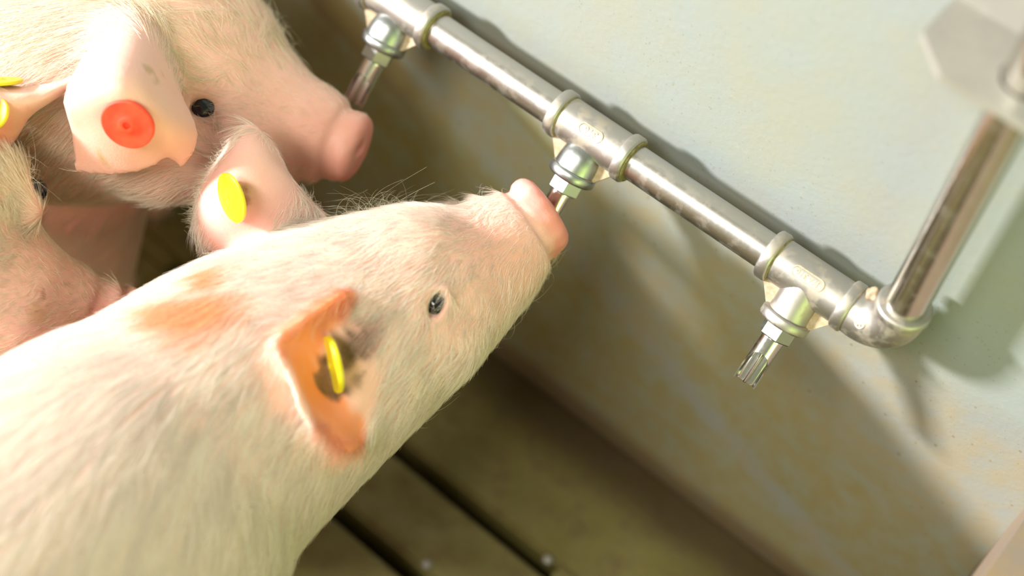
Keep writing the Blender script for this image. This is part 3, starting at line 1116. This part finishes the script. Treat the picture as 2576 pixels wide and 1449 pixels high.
# far ear: we see its back, with the round tag
far_rows = [
    [(590, 660, .812), (640, 640, .803), (690, 610, .797), (735, 580, .797), (775, 556, .803), (805, 545, .812)],
    [(530, 618, .806), (562, 560, .790), (612, 505, .782), (670, 465, .783), (722, 462, .792), (765, 505, .806)],
    [(505, 590, .806), (528, 500, .790), (583, 425, .783), (640, 385, .784), (692, 410, .793), (735, 470, .806)],
    [(492, 560, .812), (512, 470, .804), (568, 385, .800), (624, 318, .796), (686, 368, .798), (705, 412, .806)]]
P, T, G1, v1 = sheet(far_rows, t0=0.0040, t1=0.0018)
S.cloud(P, T, 0.008)
# near ear: we look into its hollow
S.ell(U(838, 930, 0.705), [unit(U(825, 760, .71) - U(850, 1110, .71)), unit(np.cross(unit(U(825, 760, .71) - U(850, 1110, .71)), vdir)), vdir], [0.037, 0.0190, 0.024], 0.010, 'sub')
near_rows = [
    [(893, 752, .745), (925, 790, .750), (947, 850, .751), (954, 920, .751), (947, 990, .748), (930, 1060, .743), (905, 1115, .738)],
    [(880, 748, .736), (868, 798, .743), (858, 860, .747), (864, 930, .748), (878, 1000, .744), (888, 1060, .739), (896, 1120, .733)],
    [(870, 745, .729), (795, 798, .722), (755, 855, .721), (775, 935, .722), (810, 1015, .722), (850, 1085, .723), (888, 1126, .726)],
    [(862, 743, .725), (772, 800, .712), (696, 862, .706), (738, 965, .704), (768, 1048, .706), (822, 1112, .713), (882, 1134, .722)]]
P, T, G2, v2 = sheet(near_rows, t0=0.0030, t1=0.0020)
S.cloud(P, T, 0.007)
spots = [
    (SN, 0.030, PINK, 0.85, 0.35), (SN + hd * 0.004, 0.024, (0.80, 0.27, 0.20), 0.7, 0.5),
    (U(1415, 600, 0.812), 0.016, (0.78, 0.24, 0.24), 0.7, 0.8),
    (U(1110, 790, 0.765), 0.024, (0.72, 0.42, 0.32), 0.6, 0.8), (U(1245, 635, 0.778), 0.038, (0.82, 0.44, 0.35), 0.8, 0.8),
    (U(1100, 740, 0.765), 0.014, (0.60, 0.33, 0.27), 0.6, 0.7),
    (U(1140, 722, 0.766), 0.0048, DIRT, 0.9, 0.6, 0.5), (U(1122, 728, 0.766), 0.0032, DIRT, 0.9, 0.6, 0.4), (U(1090, 803, 0.762), 0.0045, (0.25, 0.12, 0.07), 0.8, 0.7, 0.4),
    (U(515, 775, 0.720), 0.030, (0.85, 0.36, 0.10), 1.0, 0.8, 0.2), (U(470, 800, 0.715), 0.022, (0.85, 0.36, 0.10), 1.0, 0.8, 0.2), (U(540, 700, 0.735), 0.018, (0.85, 0.36, 0.10), 1.0, 0.8, 0.2),
    (U(620, 480, 0.785), 0.055, EARPINK, 0.75, 0.4), (U(560, 450, 0.79), 0.020, (0.80, 0.40, 0.35), 0.4, 0.8), (U(520, 600, 0.80), 0.020, (0.78, 0.38, 0.33), 0.5, 0.8),
]
for px, py, r in ((615, 505, .0055), (612, 540, .005), (600, 562, .0045), (617, 475, .004)): spots.append((U(px, py, 0.778), r, (0.28, 0.11, 0.04), 0.85, 0.7, 0.5))
# inside of the near ear, with the orange of light shining through painted in
for i in range(0, G2.shape[0], 6):
    for j in range(0, G2.shape[1], 6):
        if 0.22 < j / G2.shape[1] < 0.86: spots.append((G2[i, j] - vdir * 0.002, 0.0085, ORANGE if i < G2.shape[0] * 0.97 else EARPINK, 0.85 if j / G2.shape[1] > 0.28 else 0.45, 0.7))
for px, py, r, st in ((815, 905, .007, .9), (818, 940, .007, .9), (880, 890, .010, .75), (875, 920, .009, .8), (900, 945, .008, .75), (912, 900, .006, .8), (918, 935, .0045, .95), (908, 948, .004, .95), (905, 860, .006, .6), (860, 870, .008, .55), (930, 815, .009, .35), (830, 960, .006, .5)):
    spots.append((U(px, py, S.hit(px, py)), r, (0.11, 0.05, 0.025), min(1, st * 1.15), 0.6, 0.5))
V, Q, N, C, body1 = finish_body(S, 'body', pig1, spots, CREAM, 3)
eye(S, e0, 0.0080, pig1, 0.0085)
# ear tags
i0 = np.argmin(np.abs((G1.reshape(-1, 3) - U(583, 498, 0.786))).sum(1))
tp = U(583, 498, S.hit(583, 498) - 0.0080)
ear_tag(tp, unit(0.57 * -CAM_M[2] + -0.76 * CAM_M[0] + 0.30 * -CAM_M[1] * -1), 0.0140, M_TAGY, pig1, 'round yellow tag on the raised far ear', hub=.2, rise=.3, off=.005)
tp = U(838, 917, S.hit(838, 917) - 0.006)
ear_tag(tp, unit(0.34 * -CAM_M[2] + -0.92 * CAM_M[0] + -0.20 * CAM_M[1] * -1.0), 0.0150, M_TAGY, pig1, 'yellow tag seen edge on inside the near ear', 0.0030, off=.004, rise=.3)
ch = [c[0] for c in chain1] + [SN + hd * 0.02]
ears = [(U(600, 470, .79), .034), (U(815, 930, .73), .036)]
bare = [(U(1265, 625, .785), .042, .6), (U(1112, 790, .765), .026, .55), (U(1350, 650, .81), .03, .5), (SN, 0.0290), (U(1420, 600, 0.806), 0.014), (e0, 0.0060), (U(800, 930, .722), .026), (U(850, 950, .735), .024), (U(840, 860, .725), 0.018), (U(860, 1050, .73), 0.015), (U(640, 440, .782), .024), (U(570, 500, .785), .024), (U(600, 570, .79), .020)]
zones = [(U(1250, 650, .79), .05, 0.55, 1.2), (U(1360, 600, .81), .035, 0.6, 1.4), (U(600, 480, .79), .045, 0.42, 1.0), (U(1120, 780, .77), .03, 0.6, 1.3)]
coat('coat', V, Q, N, C, ch, int(118000 * DETAIL), 0.0125, pig1, 21, bare, 0.000062, 0.20, 0.5, zones=zones, body=(U(1150, 700, .8), .115))


def tuft(name, S, spec, count, parent, seed, length, rad=0.00005, up=1.0, curl=0.9, col=(0.80, 0.76, 0.60), fwd=None):
    """longer curling bristles standing at a few places on the outline"""
    r = np.random.default_rng(seed)
    P0, D0, N0 = [], [], []
    h = 0.003
    for i in range(count):
        a = spec[r.integers(len(spec))]
        p = np.array(a[0]) + r.normal(size=3) * a[1]
        for _ in range(14):                      # walk on to the skin
            g = np.array([S.sample(p + np.eye(3)[k] * h)[0] - S.sample(p - np.eye(3)[k] * h)[0] for k in range(3)]) / (2 * h)
            p = p - unit(g) * S.sample(p)[0] * 0.9
        n = unit(g)
        dirv = unit(n * up + r.normal(size=3) * 0.45 + (fwd if fwd is not None else 0))
        P0.append(p); D0.append(dirv); N0.append(n)
    P0, D0, N0 = map(np.array, (P0, D0, N0))
    k = r.uniform(0.5, 1.3, count)
    return make_curves(name, P0, D0, N0, length * k, np.full(count, rad), np.tile(np.array(col), (count, 1)) * r.uniform(0.8, 1.1, (count, 1)), parent, 7, curl, 0.5, seed)


o = tuft('forelock', S, [(U(895, 515, .812), .010), (U(940, 512, .815), .010), (U(985, 515, .818), .008)], 210, pig1, 5, 0.021, 0.00006)
tuft('whiskers', S, [(U(1185, 500, .818), .007), (U(1215, 490, .818), .008), (U(1150, 510, .82), .006)], 34, pig1, 6, 0.014, 0.00005)
tuft('whiskers', S, [(U(1330, 760, .815), .012), (U(1250, 850, .80), .012), (U(1380, 660, .82), .008), (U(1100, 1010, .79), .015)], 90, pig1, 8, 0.009, 0.00005)
tuft('ear_fringe', S, [(np.array(g), .004) for g in G1[:int(G1.shape[0] * 0.45):6, -1]], 420, pig1, 9, 0.0075, 0.00006, 0.4, 0.3, fwd=unit(U(440, 520, .80) - U(560, 530, .80)) * 1.0)
tuft('lashes', S, [(U(1075, 745, .768), .0035), (U(1072, 770, .768), .0035), (U(1072, 795, .768), .0035)], 60, pig1, 10, 0.0125, 0.00006, 0.35, 0.4, fwd=unit(U(1130, 775, .76) - U(1070, 770, .768)) * 1.3)

# ------------------------------------------------------------------ pig at the first drinker, red tag
pig2 = empty('pig', (-0.5, -0.16, 0.0))
tag(pig2, 'white pig with a round red ear tag, standing along the wall at the first drinker', 'pig', 'young pigs in the pen')
S = Sculpt((-1.02, -0.34, -0.002), (-0.09, -0.004, 0.47), 0.0029)
ND2 = [(150, 172, .880, .080), (385, 172, .874, .0745), (562, 240, .872, .0490), (700, 295, .868, .0325), (790, 325, .866, .0262), (838, 347, .865, .0208)]
chain2 = [(np.array((-0.94, -0.14, 0.265)), .080), (np.array((-0.80, -0.14, 0.255)), .108), (np.array((-0.58, -0.145, 0.260)), .112), (np.array((-0.42, -0.155, 0.275)), .100)]
head2 = [(U(a, b, d), r) for a, b, d, r in ND2]
add_chain(S, chain2 + head2, 0.025)
SN2 = U(884, 370, .864)
hd2 = unit(U(960, 385, .860) - U(830, 330, .864))
eu2 = unit(U(922, 288, .864) - U(868, 452, .862)); eu2 = unit(eu2 - hd2 * (eu2 @ hd2)); ev2 = np.cross(hd2, eu2)
ring(S, SN2, eu2, ev2, .0155, .0145, .0052, .004)
S.ell(SN2 - hd2 * .001, [eu2, ev2, hd2], [.0185, .0175, .0065], .006)
S.cone(U(620, 375, .868), .0235, U(760, 395, .868), .0140, .014)     # lower jaw
S.cone(U(760, 395, .868), .0140, U(828, 408, .868), .0085, .008)
S.cone(U(480, 225, .838), .018, U(560, 240, .838), .012, .02)      # brow
S.cone(U(430, 380, .835), .030, U(540, 400, .845), .024, .03)      # cheek
crease(S, SN2 - hd2 * .0085, hd2, eu2, ev2, .0012, .004)
crease(S, SN2 - hd2 * .0190, hd2, eu2, ev2, .0011, .005, 2.6, 6.0)
for s in (-1, 1): S.cone(SN2 + hd2 * .012 + ev2 * .008 * s, .0034, SN2 - hd2 * .006 + ev2 * .008 * s, .0026, .002, 'sub')
tp1 = np.array([-0.15, PY, PZ]) + np.array(ND) * 0.069
S.cone(np.array([-0.15, PY, PZ]) + np.array(ND) * 0.02, .0115, tp1, .0088, .003, 'sub')
lt = U(205, 400, .915)
leg(S, (lt[0], lt[1], .20), .042, (lt[0] + .004, lt[1], 0.0), .0125)
leg(S, (-0.37, -0.10, .20), .042, (-0.36, -0.085, 0.0), .0125)
leg(S, (-0.88, -0.20, .22), .055, (-0.90, -0.205, 0.0))
leg(S, (-0.88, -0.085, .22), .050, (-0.89, -0.08, 0.0))
S.cone((-0.99, -0.14, .29), .006, (-1.005, -0.14, .25), .004, .01)
d2 = S.hit(515, 272)
e2 = U(512, 272, d2)
S.ell(e2, [CAM_M[0], CAM_M[1], CAM_M[2]], [.0095, .0060, .005], .003, 'sub')
ear2_rows = [
    [(300, 45, .802), (335, 50, .799), (372, 66, .802), (405, 100, .808), (425, 150, .814)],
    [(225, 150, .770), (290, 130, .760), (350, 140, .762), (405, 190, .776), (440, 235, .793)],
    [(176, 243, .758), (255, 213, .738), (330, 228, .738), (410, 295, .757), (480, 320, .785)],
    [(190, 330, .773), (262, 318, .759), (335, 330, .758), (408, 360, .769), (481, 370, .787)],
    [(200, 425, .791), (285, 430, .784), (365, 416, .780), (420, 386, .781), (457, 412, .790)]]
far2_rows = [
    [(330, -95, .868), (375, -110, .866), (420, -112, .868), (460, -100, .874)],
    [(345, -165, .852), (400, -185, .846), (450, -180, .850), (490, -150, .862)],
    [(385, -235, .845), (430, -255, .838), (470, -250, .842), (505, -215, .852)],
    [(440, -300, .850), (455, -305, .846), (472, -300, .848), (490, -285, .852)]]
P, T, G5, v5 = sheet(far2_rows, 0.0014, .0040, .0022)
S.cloud(P, T, .009)
P, T, G3, v3 = sheet(ear2_rows, 0.0014, .0045, .0024)
S.cloud(P, T, .009)
spots = [(SN2, .030, PINK, .9, .5), (U(820, 350, .845), .032, (.78, .40, .32), .8, .8), (U(700, 330, .84), .05, (.76, .42, .33), .7, .9),
         (e2, .022, (.55, .28, .22), .7, .8), (U(540, 290, d2), .010, (.30, .13, .10), .8, .7), (U(560, 285, d2), .006, DIRT, .7, .7), (U(500, 345, .83), .022, (.66, .36, .28), .5, .8), (U(740, 110, .86), .02, (.75, .62, .40), .3, .9),
         (U(405, 60, .83), .028, (.62, .44, .26), .6, .9, .3)]
for g in G3[::8, int(G3.shape[1] * .15)::8].reshape(-1, 3): spots.append((g, .014, EARPINK, .45, .6))
for g in G3[::8, int(G3.shape[1] * .62)::8].reshape(-1, 3): spots.append((g, .012, (.80, .42, .32), .4, .6))
for px, py, r in ((250, 385, .0035), (258, 398, .0035), (265, 408, .0035), (272, 414, .003), (255, 392, .003), (410, 190, .004), (385, 180, .004), (370, 175, .005), (395, 205, .005)):
    h_ = S.hit(px, py)
    if h_: spots.append((U(px, py, h_), r, (.42, .28, .10), .6, .8, .4))
V, Q, N, C, body2 = finish_body(S, 'body', pig2, spots, CREAM, 13)
eye(S, e2, .0085, pig2, .0085)
hh = S.hit(322, 312)
ear_tag(U(322, 312, hh - .006), unit(.80 * -CAM_M[2] - .12 * CAM_M[0] + .58 * CAM_M[1]), .0142, M_TAGR, pig2, 'round red tag on the near ear', .003, .30, rise=.6)
ch2 = [c[0] for c in chain2 + head2] + [SN2 + hd2 * .02]
bare2 = [(U(770, 335, .845), .055, .55), (U(520, 330, .84), .03, .4), (SN2, .022), (e2, .007), (e2, .013, .8), (U(320, 330, .765), .036), (U(320, 200, .755), .030), (U(430, 350, .775), .022), (U(250, 380, .775), .026), (U(350, 130, .772), .022, .8), (U(230, 220, .755), .02), (U(440, 290, .78), .018)]
coat('coat', V, Q, N, C, ch2, int(48000 * DETAIL), .013, pig2, 31, bare2, .00008, .2, .4, hair_col=(.88, .83, .68), body=(U(800, 340, .87), .075),
     zones=[(U(780, 340, .84), .055, .45, 1.0), (U(880, 360, .86), .035, .4, 1)])
tuft('whiskers', S, [(U(660, 40, .87), .012), (U(700, 90, .87), .008)], 60, pig2, 15, .014, .00006)

# ------------------------------------------------------------------ pig at the left edge, snout behind the nearest pig's back
pig3 = empty('pig', (-0.55, -0.33, 0.0))
tag(pig3, 'white pig at the left edge, its head lowered behind the nearest pig', 'pig', 'young pigs in the pen')
S = Sculpt((-1.02, -0.58, -0.002), (-0.085, -0.175, 0.46), 0.0029)
ND3 = [(-275, 495, .782, .059), (-140, 612, .788, .0485), (-40, 690, .796, .0390), (105, 742, .812, .0260), (222, 780, .829, .0206), (268, 798, .835, .0187)]
chain3 = [(np.array((-0.93, -0.42, .255)), .080), (np.array((-0.78, -0.43, .270)), .110), (np.array((-0.56, -0.42, .285)), .112), (np.array((-0.415, -0.410, .295)), .098)]
head3 = [(U(a, b, d), r) for a, b, d, r in ND3]
add_chain(S, chain3 + head3, .022)
SN3 = U(298, 808, .838)
hd3 = unit(U(330, 842, .846) - U(222, 790, .829))
eu3 = unit(U(338, 762, .838) - U(255, 850, .838)); eu3 = unit(eu3 - hd3 * (eu3 @ hd3)); ev3 = np.cross(hd3, eu3)
ring(S, SN3, eu3, ev3, .0160, .0150, .0054, .004)
S.ell(SN3, [eu3, ev3, hd3], [.0190, .0180, .0075], .005)
S.cone(U(40, 770, .800), .0275, U(150, 820, .818), .0155, .015)
S.cone(U(150, 820, .818), .0155, U(215, 850, .830), .0095, .01)
ring(S, SN3 - hd3 * .0135, eu3, ev3, .0160, .0155, .0042, .003)
for o_ in (.0075, .0175, .0235): crease(S, SN3 - hd3 * o_, hd3, eu3, ev3, .0010, .0035)
S.cone(U(20, 450, .778), .012, U(75, 530, .778), .007, .010)
leg(S, (-0.36, -0.43, .20), .042, (-0.345, -0.44, 0.0), .0125)
lt3 = U(62, 860, .93)
leg(S, (-0.335, -0.325, .20), .042, (-0.318, -0.318, 0.0), .0125)
leg(S, (-0.87, -0.48, .22), .052, (-0.885, -0.485, 0.0))
leg(S, (-0.87, -0.36, .22), .052, (-0.885, -0.355, 0.0))
S.cone((-0.99, -0.42, .28), .006, (-1.005, -0.42, .24), .004, .01)
d3 = S.hit(92, 480)
e3 = U(92, 478, d3) if d3 else U(90, 478, .785)
S.ell(e3, [unit(U(105, 500, .78) - U(80, 445, .78)), unit(np.cross(unit(U(105, 500, .78) - U(80, 445, .78)), CAM_M[2])), CAM_M[2]], [.0080, .0030, .005], .003, 'sub')
ear3_rows = [
    [(-150, 330, .775), (-120, 300, .765), (-100, 265, .765), (-95, 235, .785), (-100, 215, .800)],
    [(-60, 330, .778), (-45, 295, .766), (-40, 258, .762), (-35, 232, .775), (-40, 222, .795)],
    [(20, 355, .785), (38, 300, .775), (30, 256, .765), (40, 236, .772), (35, 227, .790)],
    [(70, 285, .785), (80, 275, .778), (88, 250, .770), (95, 232, .775), (85, 224, .787)],
    [(150, 232, .780), (152, 230, .778), (154, 222, .777), (154, 214, .779), (150, 210, .782)],
    [(196, 193, .781), (196, 192, .780), (196, 191, .780), (196, 190, .781), (195, 189, .782)]]
near3_rows = [
    [(-265, 470, .742), (-235, 520, .742), (-215, 580, .746), (-210, 640, .752)],
    [(-330, 540, .722), (-290, 590, .716), (-255, 640, .720), (-230, 680, .732)],
    [(-375, 620, .722), (-335, 670, .714), (-295, 710, .716), (-260, 725, .726)],
    [(-395, 720, .735), (-375, 735, .730), (-350, 745, .729), (-325, 745, .731)]]
P, T, G6, v6 = sheet(near3_rows, .0014, .0036, .0022)
S.cloud(P, T, .009)
P, T, G4, v4 = sheet(ear3_rows, .0014, .0030, .0018)
S.cloud(P, T, .006)
S.cone(U(-205, 410, .768), .034, U(-112, 275, .768), .015, .02)
spots = [(SN3, .026, (.82, .36, .27), .85, .5), (U(240, 790, .815), .024, PINK, .6, .8), (U(120, 740, .788), .05, (.82, .48, .37), .7, .9), (U(111, 741, S.hit(111, 741)), .004, (.30, .10, .04), .9, .6, .5), (U(210, 742, S.hit(210, 742)), .006, (.52, .40, .15), .6, .8, .5),
         (e3, .012, (.45, .25, .17), .6, .8), (U(60, 410, .77), .015, (.85, .60, .32), .5, .9), (U(40, 312, .775), .019, (.86, .26, .12), .95, .4)]
for px, py in ((90, 770), (105, 790), (80, 800), (200, 800), (180, 790)): spots.append((U(px, py, S.hit(px, py) or .8), .005, (.62, .42, .20), .4, .9, .5))
for g in G4[::8, ::8].reshape(-1, 3): spots.append((g, .010, (.82, .54, .44), .35, .6))
V, Q, N, C, body3 = finish_body(S, 'body', pig3, spots, CREAM, 23)
eye(S, e3, .0065, pig3, .0068)
ear_tag(U(-12, 205, .775), unit(-CAM_M[1] * .93 + -CAM_M[2] * .25), .0145, M_TAGY, pig3, 'yellow button seen edge on above the ear')
ear_tag(U(-8, 286, .762), unit(-CAM_M[1] * .2 - CAM_M[2] * .95 - CAM_M[0] * .5), .0085, M_TAGY, pig3, 'yellow tag half below the ear', hub=.15, rise=.1, off=.002)
ch3 = [c[0] for c in chain3 + head3] + [SN3 + hd3 * .02]
bare3 = [(U(150, 770, .798), .05, .6), (SN3, .026), (e3, .0065), (e3, .014, .85), (U(30, 300, .775), .018), (U(120, 225, .775), .02)]
coat('coat', V, Q, N, C, ch3, int(52000 * DETAIL), .011, pig3, 41, bare3, .000075, .20, .2, hair_col=(.93, .89, .70), body=(U(190, 780, .815), .055), zones=[(U(150, 760, .795), .045, .4, 1.1)])
tuft('whiskers', S, [(U(45, 425, .775), .006), (U(60, 435, .775), .004)], 50, pig3, 17, .013, .00006)
tuft('whiskers', S, [(U(265, 690, .82), .006), (U(305, 745, .835), .004)], 26, pig3, 18, .007, .00005)

# pale solid beads standing in for wet glints at the slot ends
for px, py, lb in ((1378, 1408, 'pale bead standing in for the wet glint at the end of the upper floor slot'), (1074, 1420, 'pale bead standing in for the wet glint at the end of the lower floor slot')):
    D = CAM_M.T @ np.array([(px - W / 2) / F, (py - H / 2) / F, 1]); t = -CAM_C[2] / D[2]
    q = CAM_C + D * t
    bm = bmesh.new()
    bmesh.ops.create_uvsphere(bm, u_segments=20, v_segments=12, radius=1)
    for v in bm.verts: v.co = Vector(q) + Vector((v.co.x * .0036, v.co.y * .0036, max(v.co.z, -0.1) * .0026))
    o = from_bm('glint_bead', bm, plain('glint_bead', (.42, .42, .40), .25, 0.0), None, True)
    tag(o, lb, 'water drop')  # solid bead standing in for a wet glint
